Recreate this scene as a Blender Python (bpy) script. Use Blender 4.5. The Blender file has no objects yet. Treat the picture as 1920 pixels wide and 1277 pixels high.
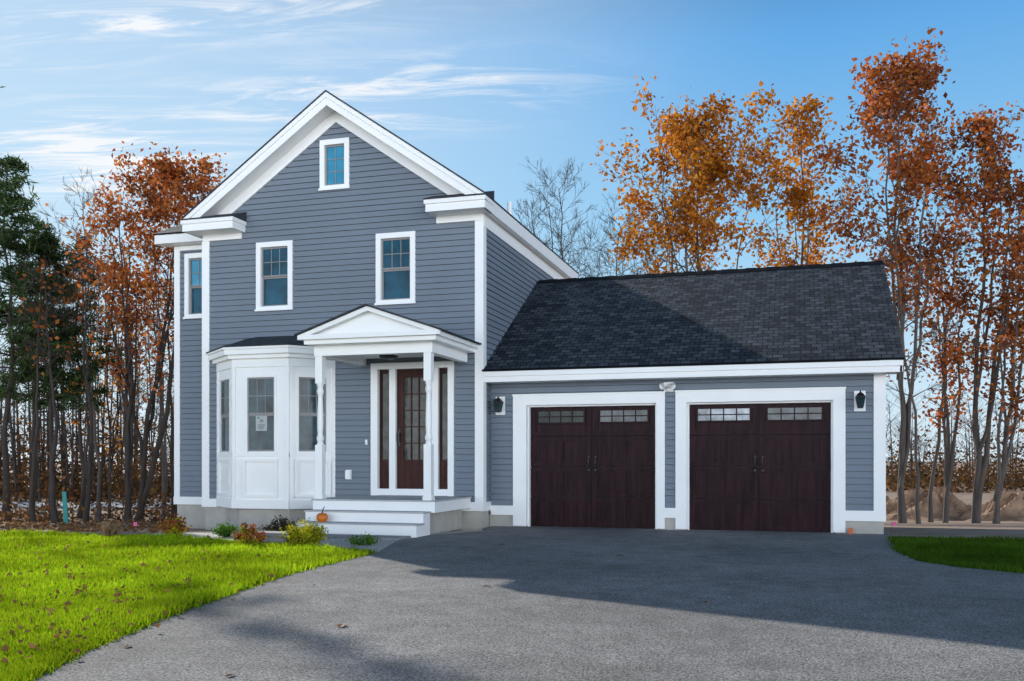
import bpy, math, random
import numpy as np
from mathutils import Vector
random.seed(7); rng = np.random.default_rng(7)
S = bpy.context.scene; COL = S.collection
S.view_settings.view_transform = 'Standard'; S.view_settings.look = 'None'; S.view_settings.exposure = 0
F = 1768.0; HY = 863.0; TH = math.radians(16.69); s_, c_ = math.sin(TH), math.cos(TH); CZ = 1.168
def hx(px, Y):
    u = (px-960)/F; return Y*(u*c_-s_)/(u*s_+c_)
def hz(px, py, Y):
    u = (px-960)/F; return CZ+(HY-py)/F*Y/(u*s_+c_)
def W(px, Z):
    X = (px-960)/F*Z; return (X*c_-Z*s_, X*s_+Z*c_)
def CW(X, Z): return (X*c_-Z*s_, X*s_+Z*c_)
def G(px, py): return W(px, CZ*F/(py-HY))
def gz(Z): return -min(.9, .052*max(0, Z-15.3))
ORG = {}

# ------------------------------------------------------------------ materials
def nmat(name):
    m = bpy.data.materials.new(name); m.use_nodes = True
    nt = m.node_tree; return m, nt, nt.nodes['Principled BSDF']
def M(name, col, rough=.6, var=.12, scale=3, bump=0, bscale=60, spec=.5, stretch=(1,1,1), metallic=0, detail=4):
    m, nt, b = nmat(name); N = nt.nodes; L = nt.links
    tc = N.new('ShaderNodeTexCoord'); mp = N.new('ShaderNodeMapping'); mp.inputs['Scale'].default_value = stretch
    L.new(tc.outputs['Object'], mp.inputs['Vector'])
    no = N.new('ShaderNodeTexNoise'); no.inputs['Scale'].default_value = scale; no.inputs['Detail'].default_value = detail
    L.new(mp.outputs[0], no.inputs['Vector'])
    mr = N.new('ShaderNodeMapRange'); mr.inputs[1].default_value = .25; mr.inputs[2].default_value = .75
    mr.inputs[3].default_value = 1-var; mr.inputs[4].default_value = 1+var
    L.new(no.outputs['Fac'], mr.inputs[0])
    vm = N.new('ShaderNodeVectorMath'); vm.operation = 'SCALE'; vm.inputs[0].default_value = col
    L.new(mr.outputs[0], vm.inputs['Scale']); L.new(vm.outputs[0], b.inputs['Base Color'])
    b.inputs['Roughness'].default_value = rough; b.inputs['Specular IOR Level'].default_value = spec
    b.inputs['Metallic'].default_value = metallic
    if bump:
        n2 = N.new('ShaderNodeTexNoise'); n2.inputs['Scale'].default_value = bscale; n2.inputs['Detail'].default_value = 6
        L.new(mp.outputs[0], n2.inputs['Vector'])
        bp = N.new('ShaderNodeBump'); bp.inputs['Strength'].default_value = bump; bp.inputs['Distance'].default_value = .02
        L.new(n2.outputs['Fac'], bp.inputs['Height']); L.new(bp.outputs[0], b.inputs['Normal'])
    return m
def leafmat(name, cols, trans=.5, nscale=.6):
    m, nt, b = nmat(name); N = nt.nodes; L = nt.links; N.remove(b)
    g = N.new('ShaderNodeNewGeometry'); r = N.new('ShaderNodeValToRGB')
    e = r.color_ramp.elements
    while len(e) < len(cols): e.new(.5)
    for i, c in enumerate(cols): e[i].position = i/(len(cols)-1); e[i].color = (*c, 1)
    L.new(g.outputs['Random Per Island'], r.inputs[0])
    no = N.new('ShaderNodeTexNoise'); no.inputs['Scale'].default_value = nscale; L.new(g.outputs['Position'], no.inputs['Vector'])
    mr = N.new('ShaderNodeMapRange'); mr.inputs[1].default_value = .3; mr.inputs[2].default_value = .7
    mr.inputs[3].default_value = .55; mr.inputs[4].default_value = 1.35; L.new(no.outputs['Fac'], mr.inputs[0])
    vm = N.new('ShaderNodeVectorMath'); vm.operation = 'SCALE'; L.new(r.outputs[0], vm.inputs[0]); L.new(mr.outputs[0], vm.inputs['Scale'])
    d = N.new('ShaderNodeBsdfDiffuse'); t = N.new('ShaderNodeBsdfTranslucent'); mx = N.new('ShaderNodeMixShader')
    L.new(vm.outputs[0], d.inputs[0]); L.new(vm.outputs[0], t.inputs[0]); mx.inputs[0].default_value = trans
    L.new(d.outputs[0], mx.inputs[1]); L.new(t.outputs[0], mx.inputs[2]); L.new(mx.outputs[0], N['Material Output'].inputs[0])
    return m
def shingle(name):
    m, nt, b = nmat(name); N = nt.nodes; L = nt.links
    tc = N.new('ShaderNodeTexCoord'); br = N.new('ShaderNodeTexBrick')
    br.inputs['Scale'].default_value = 1; br.inputs['Brick Width'].default_value = .17; br.inputs['Row Height'].default_value = .12
    br.inputs['Mortar Size'].default_value = .009; br.inputs['Mortar Smooth'].default_value = .3; br.inputs['Bias'].default_value = -.1
    br.inputs['Color1'].default_value = (.026,.037,.050,1); br.inputs['Color2'].default_value = (.092,.112,.136,1); br.inputs['Mortar'].default_value = (.006,.008,.011,1)
    L.new(tc.outputs['UV'], br.inputs['Vector'])
    no = N.new('ShaderNodeTexNoise'); no.inputs['Scale'].default_value = 9; no.inputs['Detail'].default_value = 6; L.new(tc.outputs['UV'], no.inputs['Vector'])
    mr = N.new('ShaderNodeMapRange'); mr.inputs[1].default_value = .3; mr.inputs[2].default_value = .7; mr.inputs[3].default_value = .6; mr.inputs[4].default_value = 1.4
    L.new(no.outputs['Fac'], mr.inputs[0])
    vm = N.new('ShaderNodeVectorMath'); vm.operation = 'SCALE'; L.new(br.outputs['Color'], vm.inputs[0]); L.new(mr.outputs[0], vm.inputs['Scale'])
    L.new(vm.outputs[0], b.inputs['Base Color']); b.inputs['Roughness'].default_value = .85; b.inputs['Specular IOR Level'].default_value = .12
    gr = N.new('ShaderNodeTexNoise'); gr.inputs['Scale'].default_value = 110; gr.inputs['Detail'].default_value = 2; L.new(tc.outputs['UV'], gr.inputs['Vector'])
    b0 = N.new('ShaderNodeBump'); b0.inputs['Strength'].default_value = 1; b0.inputs['Distance'].default_value = .028; L.new(gr.outputs['Fac'], b0.inputs['Height'])
    bp = N.new('ShaderNodeBump'); bp.inputs['Strength'].default_value = .6; bp.inputs['Distance'].default_value = .02; bp.invert = True
    L.new(br.outputs['Fac'], bp.inputs['Height']); L.new(b0.outputs[0], bp.inputs['Normal']); L.new(bp.outputs[0], b.inputs['Normal'])
    return m
WHITE = M('white_paint', (.88,.88,.87), .45, .03, 2)
SIDING = M('grey_siding', (.175,.208,.250), .6, .07, 1.2, spec=.3)
ROOF = shingle('roof_shingle')
ROOFD = M('dark_shingle', (.045,.052,.062), .8, .3, 9, .5, 30, spec=.15)
CONC = M('concrete', (.42,.40,.36), .85, .15, 4, .2, 40)
TEAL = M('teal_reflection_glass', (.006,.07,.115), .06, .6, 2.6, spec=.12)  # reflected blue sky painted into the pane colour
BLUEG = M('blue_reflection_glass', (.05,.27,.42), .06, .35, 2.5, spec=.15)  # brighter sky reflection painted into the pane colour
DARKG = M('dark_glass', (.028,.055,.065), .06, .9, 3.5, spec=.22)  # bay panes: reflected trees painted as dark noisy tone
DOORG = M('door_glass', (.045,.048,.04), .06, .8, 6, spec=.2)
DIMG = M('dim_glass', (.018,.028,.026), .06, .9, 6, spec=.12)  # garage pane: dark tree reflections put into the colour
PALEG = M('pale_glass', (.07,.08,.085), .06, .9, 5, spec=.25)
BRIGHTG = M('bright_glass', (.36,.39,.42), .06, .9, 4, spec=.3)  # garage pane: bright reflections put into the colour
SASH = M('taupe_sash', (.24,.23,.23), .5, .04)
PAPER = M('paper', (.42,.43,.44), .8, .05)
MAHOG = M('mahogany', (.021,.0068,.0092), .36, .75, 2.5, .15, 20, stretch=(7,7,.6), spec=.08)
DOORW = M('door_wood', (.046,.013,.009), .4, .45, 3, .1, 20, stretch=(6,6,.5), spec=.15)
BLACK = M('black_metal', (.010,.010,.011), .4, .1)
TREAD = M('grey_tread', (.44,.44,.45), .7, .12, 6, stretch=(.5,6,6))
BARK = M('bark', (.055,.042,.035), .9, .4, 3, .6, 12, stretch=(3,3,.6))
BARKG = M('grey_bark', (.105,.086,.075), .9, .35, 3, .5, 12, stretch=(3,3,.6))
DIRT = M('dirt', (.30,.205,.14), .95, .45, 1.3, .6, 6, detail=8)
MOUNDM = M('mound_soil', (.34,.22,.14), .95, .55, 2.2, 1, 7, detail=9)
LAWNM = M('lawn_soil', (.09,.17,.012), .9, .4, 2.5, .4, 20)
LAWND = M('shaded_lawn_soil', (.035,.07,.012), .9, .4, 2.5, .4, 20)  # lawn soil darkened, garage shade put into its colour
GRAV = M('gravel', (.50,.48,.44), .9, .6, 28, .8, 40, detail=2)
ROADM = M('road_grey', (.45,.45,.45), .9, .1, 1)
STONE = M('paver_stone', (.26,.25,.26), .8, .3, 5, .3, 20)

def asphalt():
    m, nt, b = nmat('asphalt'); N = nt.nodes; L = nt.links
    g = N.new('ShaderNodeNewGeometry')
    def noise(sc, det, lo, hi, a, bb):
        n = N.new('ShaderNodeTexNoise'); n.inputs['Scale'].default_value = sc; n.inputs['Detail'].default_value = det
        L.new(g.outputs['Position'], n.inputs['Vector'])
        r = N.new('ShaderNodeMapRange'); r.inputs[1].default_value = lo; r.inputs[2].default_value = hi; r.inputs[3].default_value = a; r.inputs[4].default_value = bb
        L.new(n.outputs['Fac'], r.inputs[0]); return n, r
    n1, r1 = noise(.45, 5, .3, .7, .78, 1.25); n2, r2 = noise(70, 3, .3, .7, .3, 1.75); n3, r3 = noise(3.5, 7, .3, .7, .84, 1.16)
    mu = N.new('ShaderNodeMath'); mu.operation = 'MULTIPLY'; L.new(r1.outputs[0], mu.inputs[0]); L.new(r2.outputs[0], mu.inputs[1])
    m2 = N.new('ShaderNodeMath'); m2.operation = 'MULTIPLY'; L.new(mu.outputs[0], m2.inputs[0]); L.new(r3.outputs[0], m2.inputs[1])
    vm = N.new('ShaderNodeVectorMath'); vm.operation = 'SCALE'; vm.inputs[0].default_value = (.238,.228,.218); L.new(m2.outputs[0], vm.inputs['Scale'])
    L.new(vm.outputs[0], b.inputs['Base Color']); b.inputs['Roughness'].default_value = .8; b.inputs['Specular IOR Level'].default_value = .06
    bp = N.new('ShaderNodeBump'); bp.inputs['Strength'].default_value = .8; bp.inputs['Distance'].default_value = .012
    L.new(n2.outputs['Fac'], bp.inputs['Height']); L.new(bp.outputs[0], b.inputs['Normal'])
    return m
ASPH = asphalt()
ORANGE = leafmat('orange_leaves', [(.38,.11,.015),(.55,.20,.025),(.66,.30,.04),(.28,.085,.02)])
RED = leafmat('red_leaves', [(.28,.07,.03),(.44,.13,.04),(.52,.20,.05),(.18,.05,.025)])
PINE = leafmat('pine_needles', [(.020,.045,.022),(.05,.085,.032),(.10,.13,.048)], .3)
BRUSH = leafmat('brush_leaves', [(.09,.055,.035),(.17,.085,.04),(.06,.05,.025),(.25,.105,.035),(.04,.035,.02)], .3, .3)
GRASSM = leafmat('grass_blades', [(.15,.28,.008),(.30,.44,.012),(.46,.54,.02)], .5, .9)
GRASSD = leafmat('shaded_grass_blades', [(.04,.09,.008),(.07,.14,.012),(.10,.17,.02)], .4, .8)  # darker copy of the lawn blades, with the garage shade in the colour
LITTER = leafmat('litter_leaves', [(.30,.15,.07),(.20,.10,.05),(.40,.21,.09)], .2)
YGREEN = leafmat('yellow_green_leaves', [(.44,.42,.02),(.30,.34,.02),(.60,.48,.03)], .4, 5)
GREENL = leafmat('green_leaves', [(.06,.18,.02),(.14,.28,.03),(.04,.10,.02)], .4, 5)
REDMUM = leafmat('red_flowers', [(.30,.05,.04),(.40,.13,.04),(.22,.04,.03)], .3, 5)
DARKL = leafmat('dark_purple_leaves', [(.05,.03,.03),(.09,.07,.03),(.04,.05,.03)], .3, 5)
DRYG = leafmat('dry_grass', [(.35,.25,.14),(.25,.15,.08),(.42,.32,.2)], .3, 5)

# ------------------------------------------------------------------ mesh builder
class MB:
    def __init__(s, fr=None): s.v = []; s.f = []; s.uv = []; s.fr = fr
    def P(s, p):
        if not s.fr: return tuple(p)
        o, e, n = s.fr; a, d, z = p
        return (o[0]+e[0]*a+n[0]*d, o[1]+e[1]*a+n[1]*d, z)
    def add(s, pts, faces, uvs=None):
        k = len(s.v); s.v += [s.P(p) for p in pts]
        for i, q in enumerate(faces):
            s.f.append([k+j for j in q]); s.uv += (uvs[i] if uvs else [(0,0)]*len(q))
    def box(s, a0, a1, b0, b1, z0, z1):
        s.add([(a,b,z) for z in (z0,z1) for b in (b0,b1) for a in (a0,a1)],
              [(0,2,3,1),(4,5,7,6),(0,1,5,4),(2,6,7,3),(0,4,6,2),(1,3,7,5)]); return s
    def prism(s, poly, axis, t0, t1):
        f = {'y': lambda p,t:(p[0],t,p[1]), 'x': lambda p,t:(t,p[0],p[1]), 'z': lambda p,t:(p[0],p[1],t)}[axis]
        n = len(poly); pts = [f(p,t0) for p in poly]+[f(p,t1) for p in poly]
        s.add(pts, [list(range(n))[::-1], list(range(n,2*n))]+[(i,(i+1)%n,n+(i+1)%n,n+i) for i in range(n)]); return s
    def quad(s, p, uv=False):
        u = None
        if uv:
            a = Vector(p[1])-Vector(p[0]); e = a.normalized(); uu = []
            for q in p:
                w = Vector(q)-Vector(p[0]); x = w.dot(e); uu.append((x+p[0][0], (w-e*x).length))
            u = [uu]
        s.add(p, [list(range(len(p)))], u); return s
    def tube(s, pts, rad, n=5):
        k = len(s.v); m = len(pts)
        for i in range(m):
            p = Vector(pts[i]); d = (Vector(pts[min(i+1,m-1)])-Vector(pts[max(i-1,0)]))
            if d.length < 1e-6: d = Vector((0,0,1))
            d.normalize(); x = d.cross(Vector((.31,.87,.12))); x.normalize(); y = d.cross(x)
            for j in range(n):
                a = 2*math.pi*j/n; s.v.append(tuple(p+(x*math.cos(a)+y*math.sin(a))*rad[i]))
        for i in range(m-1):
            for j in range(n):
                s.f.append([k+i*n+j, k+i*n+(j+1)%n, k+(i+1)*n+(j+1)%n, k+(i+1)*n+j]); s.uv += [(0,0)]*4
        return s
    def lathe(s, c, prof, n=12, rot=0, rib=0):
        k = len(s.v); m = len(prof)
        for r, z in prof:
            for j in range(n):
                a = 2*math.pi*j/n+rot; rr = r*(1+rib*math.cos(8*a)); s.v.append(s.P((c[0]+rr*math.cos(a), c[1]+rr*math.sin(a), c[2]+z)))
        for i in range(m-1):
            for j in range(n):
                s.f.append([k+i*n+j, k+i*n+(j+1)%n, k+(i+1)*n+(j+1)%n, k+(i+1)*n+j]); s.uv += [(0,0)]*4
        s.f.append([k+j for j in range(n)]); s.uv += [(0,0)]*n
        s.f.append([k+(m-1)*n+j for j in range(n)]); s.uv += [(0,0)]*n
        return s
    def build(s, name, mat, parent=None, o=None, smooth=False, uv=False):
        org = ORG[parent.name] if parent else Vector(o if o else (0,0,0))
        me = bpy.data.meshes.new(name)
        me.from_pydata([(x-org.x, y-org.y, z-org.z) for x,y,z in s.v], [], s.f)
        if uv:
            l = me.uv_layers.new(name='UVMap'); l.data.foreach_set('uv', [c for p in s.uv for c in p])
        me.materials.append(mat)
        if smooth: me.polygons.foreach_set('use_smooth', [True]*len(me.polygons))
        ob = bpy.data.objects.new(name, me); COL.objects.link(ob)
        if parent: ob.parent = parent
        else: ob.location = org
        ORG[ob.name] = org
        return ob
def tag(o, label=None, cat=None, group=None, kind=None):
    if label: o['label'] = label
    if cat: o['category'] = cat
    if group: o['group'] = group
    if kind: o['kind'] = kind
    return o
def empty(name, loc):
    o = bpy.data.objects.new(name, None); COL.objects.link(o); o.location = loc; ORG[o.name] = Vector(loc); return o

# ------------------------------------------------------------------ the house
Ym, Yg, Yw = 15.5, 15.9, 16.2
XL, XR, CX = -10.76, -5.18, -7.97
GX = hx(1657, Yg)
house = empty('house', (-5.0, 15.9, 0))
tag(house, 'grey clapboard house with white trim, small front porch and attached double garage', 'house')
FM = ((0,Ym),(1,0),(0,-1)); FG = ((0,Yg),(1,0),(0,-1)); FW = ((0,Yw),(1,0),(0,-1)); FR = ((XR,0),(0,1),(1,0))
def each(name, mat, fr, boxes):
    for b in boxes: MB(fr).box(*b).build(name, mat, house)
def siding(mb, zlo, zhi, xr, holes=(), e=.104):
    # clapboard courses: each leans out to its lower edge and leaves an open shadow gap under the course above
    z = zlo; gap = .006
    while z < zhi-1e-4:
        zt = min(z+e, zhi); cuts = sorted({z, zt, *[h for q in holes for h in (q[2],q[3]) if z < h < zt]})
        for i in range(len(cuts)-1):
            b, t = cuts[i], cuts[i+1]; tt = t-gap if (i == len(cuts)-2 and t-b > 2*gap and t < zhi-1e-4) else t
            db = .003+.020*(1-(b-z)/e); dt = .003+.020*(1-(tt-z)/e)
            L0, R0 = xr(b); L1, R1 = xr(t)
            hs = sorted([q for q in holes if q[2] < (b+t)/2 < q[3]]); a0, a1 = L0, L1
            segs = []
            for q in hs:
                segs.append((a0, q[0], a1, q[0])); a0 = a1 = q[1]
            segs.append((a0, R0, a1, R1))
            for p0, p1, t0, t1 in segs:
                if p1-p0 < .001: continue
                mb.add([(p0,db,b),(p1,db,b),(t1,dt,tt),(t0,dt,tt)], [(0,1,2,3)])
                if tt < t: mb.add([(t0,dt,tt),(t1,dt,tt),(t1,-.018,tt),(t0,-.018,tt)], [(0,1,2,3)])
                if i == 0: mb.add([(p0,-.018,b),(p1,-.018,b),(p1,db,b),(p0,db,b)], [(0,1,2,3)])
        z = zt
def window(fr, a0, a1, z0, z1, up=(3,2), lo=None, glass=TEAL, glass2=None, tw=.095, single=False, sashm=None, label=None, rec=1.0, proud=.038):
    cm = MB(fr); d0, d1 = -.06, proud
    cm.box(a0,a0+tw,d0,d1,z0,z1); cm.box(a1-tw,a1,d0,d1,z0,z1); cm.box(a0+tw,a1-tw,d0,d1,z1-tw,z1); cm.box(a0+tw,a1-tw,d0,d1,z0,z0+tw*.8)
    w = cm.build('window', WHITE, house)
    if label: w['label'] = label
    MB(fr).box(a0-.015,a1+.015,d1-.01,d1+.022*rec,z0-.012,z0+.025).build('sill', WHITE, w)
    i0, i1, b0, b1 = a0+tw, a1-tw, z0+tw*.8, z1-tw; mid = (b0+b1)/2
    halves = [(b0,b1,up,glass,0)] if single else [(mid,b1,up,glass,0),(b0,mid,lo,glass2 or glass,-.022)]
    for (q0,q1,g,gm,off) in halves:
        sm = MB(fr); f = .03; k_ = lambda d: (d+off)*rec
        sm.box(i0,i0+f,k_(-.05),k_(-.008),q0,q1); sm.box(i1-f,i1,k_(-.05),k_(-.008),q0,q1); sm.box(i0+f,i1-f,k_(-.05),k_(-.008),q1-f,q1); sm.box(i0+f,i1-f,k_(-.05),k_(-.008),q0,q0+f)
        if g:
            for k in range(1,g[0]):
                x = i0+f+(i1-i0-2*f)*k/g[0]; sm.box(x-.007,x+.007,k_(-.035),k_(-.018),q0+f,q1-f)
            for k in range(1,g[1]):
                zz = q0+f+(q1-q0-2*f)*k/g[1]; sm.box(i0+f,i1-f,k_(-.036),k_(-.019),zz-.007,zz+.007)
        sm.build('sash', sashm or SASH, w)
        MB(fr).box(i0+.01,i1-.01,k_(-.034),k_(-.030),q0+.01,q1-.01).build('pane', gm, w)
    return w
PITCH = .69; ZP = 7.74; YR = 15.10; HALF = 2.96
wins = [(-9.62,-8.86,3.95,5.22),(-7.185,-6.425,3.95,5.22),(-8.30,-7.71,6.09,7.0)]
DX0, DX1, DZ1 = -7.278, -5.698, 2.90
holes = [(a+.04,b-.04,c+.04,d-.04) for a,b,c,d in wins] + [(DX0+.05,DX1-.05,.2,DZ1-.05)]
m = MB(FM)
def xr_main(z):
    h = (7.33-z)/PITCH; return (max(XL+.12, CX-h), min(XR-.12, CX+h))
siding(m, .44, 7.30, xr_main, holes); m.build('wall', SIDING, house)
m = MB(FR); siding(m, .44, 5.30, lambda z:(Ym+.1, 22.0)); m.build('wall', SIDING, house)
# cores that close the building behind the siding
m = MB(); m.prism([(XL+.02,-.8),(XR-.02,-.8),(XR-.02,5.5),(CX,7.45),(XL+.02,5.5)], 'y', 15.68, 22.0)
m.prism([(Yw+.12,-.8),(21.9,-.8),(21.9,5.4),(19,6.8),(Yw+.12,5.5)], 'x', -11.88, XL+.05)
m.prism([(Yg+.35,-.8),(22.3,-.8),(22.3,2.6),(19.1,4.75),(Yg+.35,2.75)], 'x', XR-.05, GX-.03)
m.build('inner_wall', SIDING, house)
w = (-11.68,-10.9,4.0,5.29)
m = MB(FW); siding(m, .44, 5.45, lambda z:(-11.80, XL+.1), [(w[0]+.04,w[1]-.04,w[2]+.04,w[3]-.04)]); m.build('wall', SIDING, house)
window(FW, *w, up=(3,2), lo=None, glass=BLUEG, glass2=TEAL)
window(FM, *wins[0], up=(3,2), glass=TEAL); window(FM, *wins[1], up=(3,2), glass=TEAL)
window(FM, *wins[2], up=(2,3), glass=BLUEG, single=True, label='small attic window high in the gable')
# trim boards
each('corner_board', WHITE, None, [(XR-.13, XR+.028, Ym-.034, Ym+.13, .44, 5.32),(XL-.028, XL+.13, Ym-.034, Ym+.9, .44, 5.32),
  (-11.92, -11.79, Yw-.034, Yw+.13, .44, 5.45),(GX-.15, GX+.028, Yg-.034, Yg+.13, .37, 2.53)])
each('base_board', WHITE, None, [(XL-.03, -10.45, Ym-.04, Ym+.02, .285, .44),(-8.0, XR+.03, Ym-.04, Ym+.02, .285, .44),(XR-.02, XR+.032, Ym+.021, Yg-.0, .285, .44),(-11.93, XL-.031, Yw-.04, Yw+.02, .285, .44)])
gdoors = [(hx(988,Yg),hx(1231,Yg)),(hx(1288,Yg),hx(1562,Yg))]
gouter = [(hx(963,Yg),hx(1247,Yg)),(hx(1267,Yg),hx(1585,Yg))]
each('foundation', CONC, None, [(XL+.02,XR-.01,Ym+.01,22,-1,.287),(-11.88,XL+.019,Yw+.01,21.9,-1.2,.287)]+
  [(a,b,Yg+.01,Yg+.4,-1,.21) for a,b in [(XR,gdoors[0][0]-.02),(gdoors[0][1]+.02,gdoors[1][0]-.02),(gdoors[1][1]+.02,GX)]])
# main roof
def rake(mb, o0, o1, y0, y1, half=HALF, cx=CX, zp=ZP, p=PITCH):
    for sg in (-1,1):
        mb.prism([(cx,zp-o0),(cx+sg*half,zp-p*half-o0),(cx+sg*half,zp-p*half-o1),(cx,zp-o1)], 'y', y0, y1)
m = MB(); rake(m, 0, .030, YR-.035, 22.25, HALF+.02); roof = m.build('roof', ROOFD, house)
m = MB(); rake(m, .032, .26, YR, YR+.03); rake(m, .032, .12, YR-.022, YR-.001); m.build('rake_board', WHITE, house)
m = MB(); rake(m, .205, .225, YR+.031, Ym+.1, HALF-.02)
for x0,x1 in ((XR+.0,-5.03),(-10.9,XL)): m.box(min(x0,x1),max(x0,x1),Ym-.0,22.2,5.445,5.46)
m.build('soffit', WHITE, house)
m = MB(); rake(m, .226, .44, Ym-.045, Ym+.02, 2.6)
m.box(XL+.0,-9.93,Ym-.046,Ym+.02,5.32,5.45); m.box(-6.02,XR+.03,Ym-.046,Ym+.02,5.32,5.45)
m.box(XR-.01,XR+.036,Ym+.0,22.0,5.22,5.445); m.box(-11.92,XL,Yw-.036,Yw+.02,5.36,5.45)
m.build('frieze_board', WHITE, house)
each('eave_fascia', WHITE, None, [(-5.032,-5.0,YR+.03,22.2,5.43,5.655),(-10.93,-10.9,YR+.03,22.2,5.43,5.655)])
for x0,x1 in ((-10.935,-9.86),(-6.07,-4.995)):
    m = MB(); m.box(x0,x1,YR-.03,Ym,5.43,5.56); m.box(x0-.02,x1+.02,YR-.06,Ym,5.56,5.63); r = m.build('cornice_return', WHITE, house)
    m = MB(); m.prism([(YR-.08,5.632),(Ym,5.632),(Ym,5.82),(YR-.08,5.65)], 'x', x0-.02, x1+.03); m.build('return_roof', ROOFD, r)
# wing roof
m = MB(); ZW = 5.66; K = .45; YE = 15.88
m.quad([(-12.2,YE,ZW),(XL+.3,YE,ZW),(XL+.3,19,ZW+K*3.12),(-12.2,19,ZW+K*3.12)], True)
m.quad([(-12.2,19,ZW+K*3.12),(XL+.3,19,ZW+K*3.12),(XL+.3,22.2,ZW),(-12.2,22.2,ZW)], True)
m.quad([(-12.2,YE,ZW-.03),(XL+.3,YE,ZW-.03),(XL+.3,YE,ZW),(-12.2,YE,ZW)])
m.build('roof', ROOF, house, uv=True)
m = MB(); m.box(-12.18,XL,YE+.02,YE+.06,5.46,ZW-.032); m.box(-12.18,XL,YE+.06,Yw,5.46,5.48)
m.prism([(YE+.06,5.46),(YE+.06,ZW-.02),(19,ZW+K*3.1-.03),(19,ZW+K*3.1-.2)], 'x', -12.18, -12.14)
m.build('eave_fascia', WHITE, house)
# bay
BP = [(-10.46,15.5),(-9.74,14.9),(-8.59,14.9),(-8.01,15.5)]
bw = MB(); bay_frames = []
for i in range(3):
    p, q = Vector(BP[i]), Vector(BP[i+1]); L = (q-p).length; e = (q-p)/L; n = Vector((e.y,-e.x))
    fr = (tuple(p), tuple(e), tuple(n)); ww = (.66,.64,.60)[i]; a0, a1 = (L-ww)/2, (L+ww)/2
    bw.fr = fr
    bw.box(0,a0+.02,-.08,.0,.30,3.02); bw.box(a1-.02,L,-.08,0,.30,3.02); bw.box(a0+.02,a1-.02,-.08,0,2.69,3.02); bw.box(a0+.02,a1-.02,-.08,0,.30,1.30)
    bw.box(0,L,0,.04,.30,.46); bw.box(0,L,0,.03,2.84,3.0); bw.box(0,L,0,.022,1.235,1.28)
    bw.box(.0,.06,0,.026,.46,2.84); bw.box(L-.06,L,0,.026,.46,2.84)
    pa, pb = a0-.03, a1+.03
    bw.box(pa,pb,0,.045,.50,.555); bw.box(pa,pb,0,.045,1.14,1.195); bw.box(pa,pa+.05,0,.045,.555,1.14); bw.box(pb-.05,pb,0,.045,.555,1.14)
    bay_frames.append((fr,a0,a1))
bw.fr = None; bw.build('bay_window', WHITE, house)
for fr,a0,a1 in bay_frames: window(fr, a0, a1, 1.29, 2.70, up=(3,2), lo=None, glass=DARKG, tw=.045, sashm=SASH, rec=.35, proud=.014)
def offset_bay(o): return [(BP[0][0]-o*1.3,15.5),(-9.74-o*.42,14.9-o),(-8.59+o*.42,14.9-o),(-8.01+o*1.3,15.5)]
m = MB(); m.prism(offset_bay(.10),'z',2.99,3.06); m.prism(offset_bay(.17),'z',3.06,3.15); m.prism(offset_bay(.20),'z',3.15,3.19); m.build('bay_cornice', WHITE, house)
o = offset_bay(.215); t = [(-9.85,15.49),(-9.5,15.3),(-8.83,15.3),(-8.48,15.49)]
m = MB(); m.prism(o,'z',3.191,3.21)
for i in range(3): m.quad([(*o[i],3.21),(*o[i+1],3.21),(*t[i+1],3.44),(*t[i],3.44)])
m.quad([(*p,3.44) for p in t]); m.build('bay_roof', ROOFD, house)
m = MB(); m.prism([(-10.3,15.5),(-9.68,15.0),(-8.65,15.0),(-8.1,15.5)],'z',-.4,.30); m.build('bay_base', CONC, house)
# notice taped in the front bay window
nf = ((0,14.9),(1,0),(0,-1)); nx, nz = -9.16, 1.83
m = MB(nf); m.box(nx-.115,nx+.115,-.018,-.006,nz-.135,nz+.135)
note = m.build('paper_notice', PAPER, house); note['label'] = 'white paper notice taped inside the bay window'
def text(s, x, z, size, mat, name, parent, y):
    cu = bpy.data.curves.new('lettering','FONT'); cu.body = s; cu.size = size; cu.align_x = 'CENTER'; cu.extrude = .0005
    tmp = bpy.data.objects.new('lettering', cu); COL.objects.link(tmp)
    bpy.context.view_layer.update()
    me = bpy.data.meshes.new_from_object(tmp.evaluated_get(bpy.context.evaluated_depsgraph_get()))
    bpy.data.objects.remove(tmp)
    mb = MB(); mb.v = [(x+v.co.x, y, z+v.co.y) for v in me.vertices]; mb.f = [list(p.vertices) for p in me.polygons]
    return mb.build(name, mat, parent)
INK = M('grey_ink', (.12,.13,.15), .7, .05); GREENINK = M('green_ink', (.10,.30,.08), .7, .05)
text('29', nx, nz+.02, .07, INK, 'lettering', note, 14.9+.004)
m = MB(nf)
for k in range(4): m.box(nx-.075+.01*(k%2),nx+.075-.012*k,-.0055,-.0045,nz-.03-.022*k,nz-.02-.022*k)
m.build('printed_lines', INK, note)
MB(nf).box(nx-.085,nx-.04,-.0055,-.0045,nz+.085,nz+.115).build('emblem', GREENINK, note)

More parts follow.
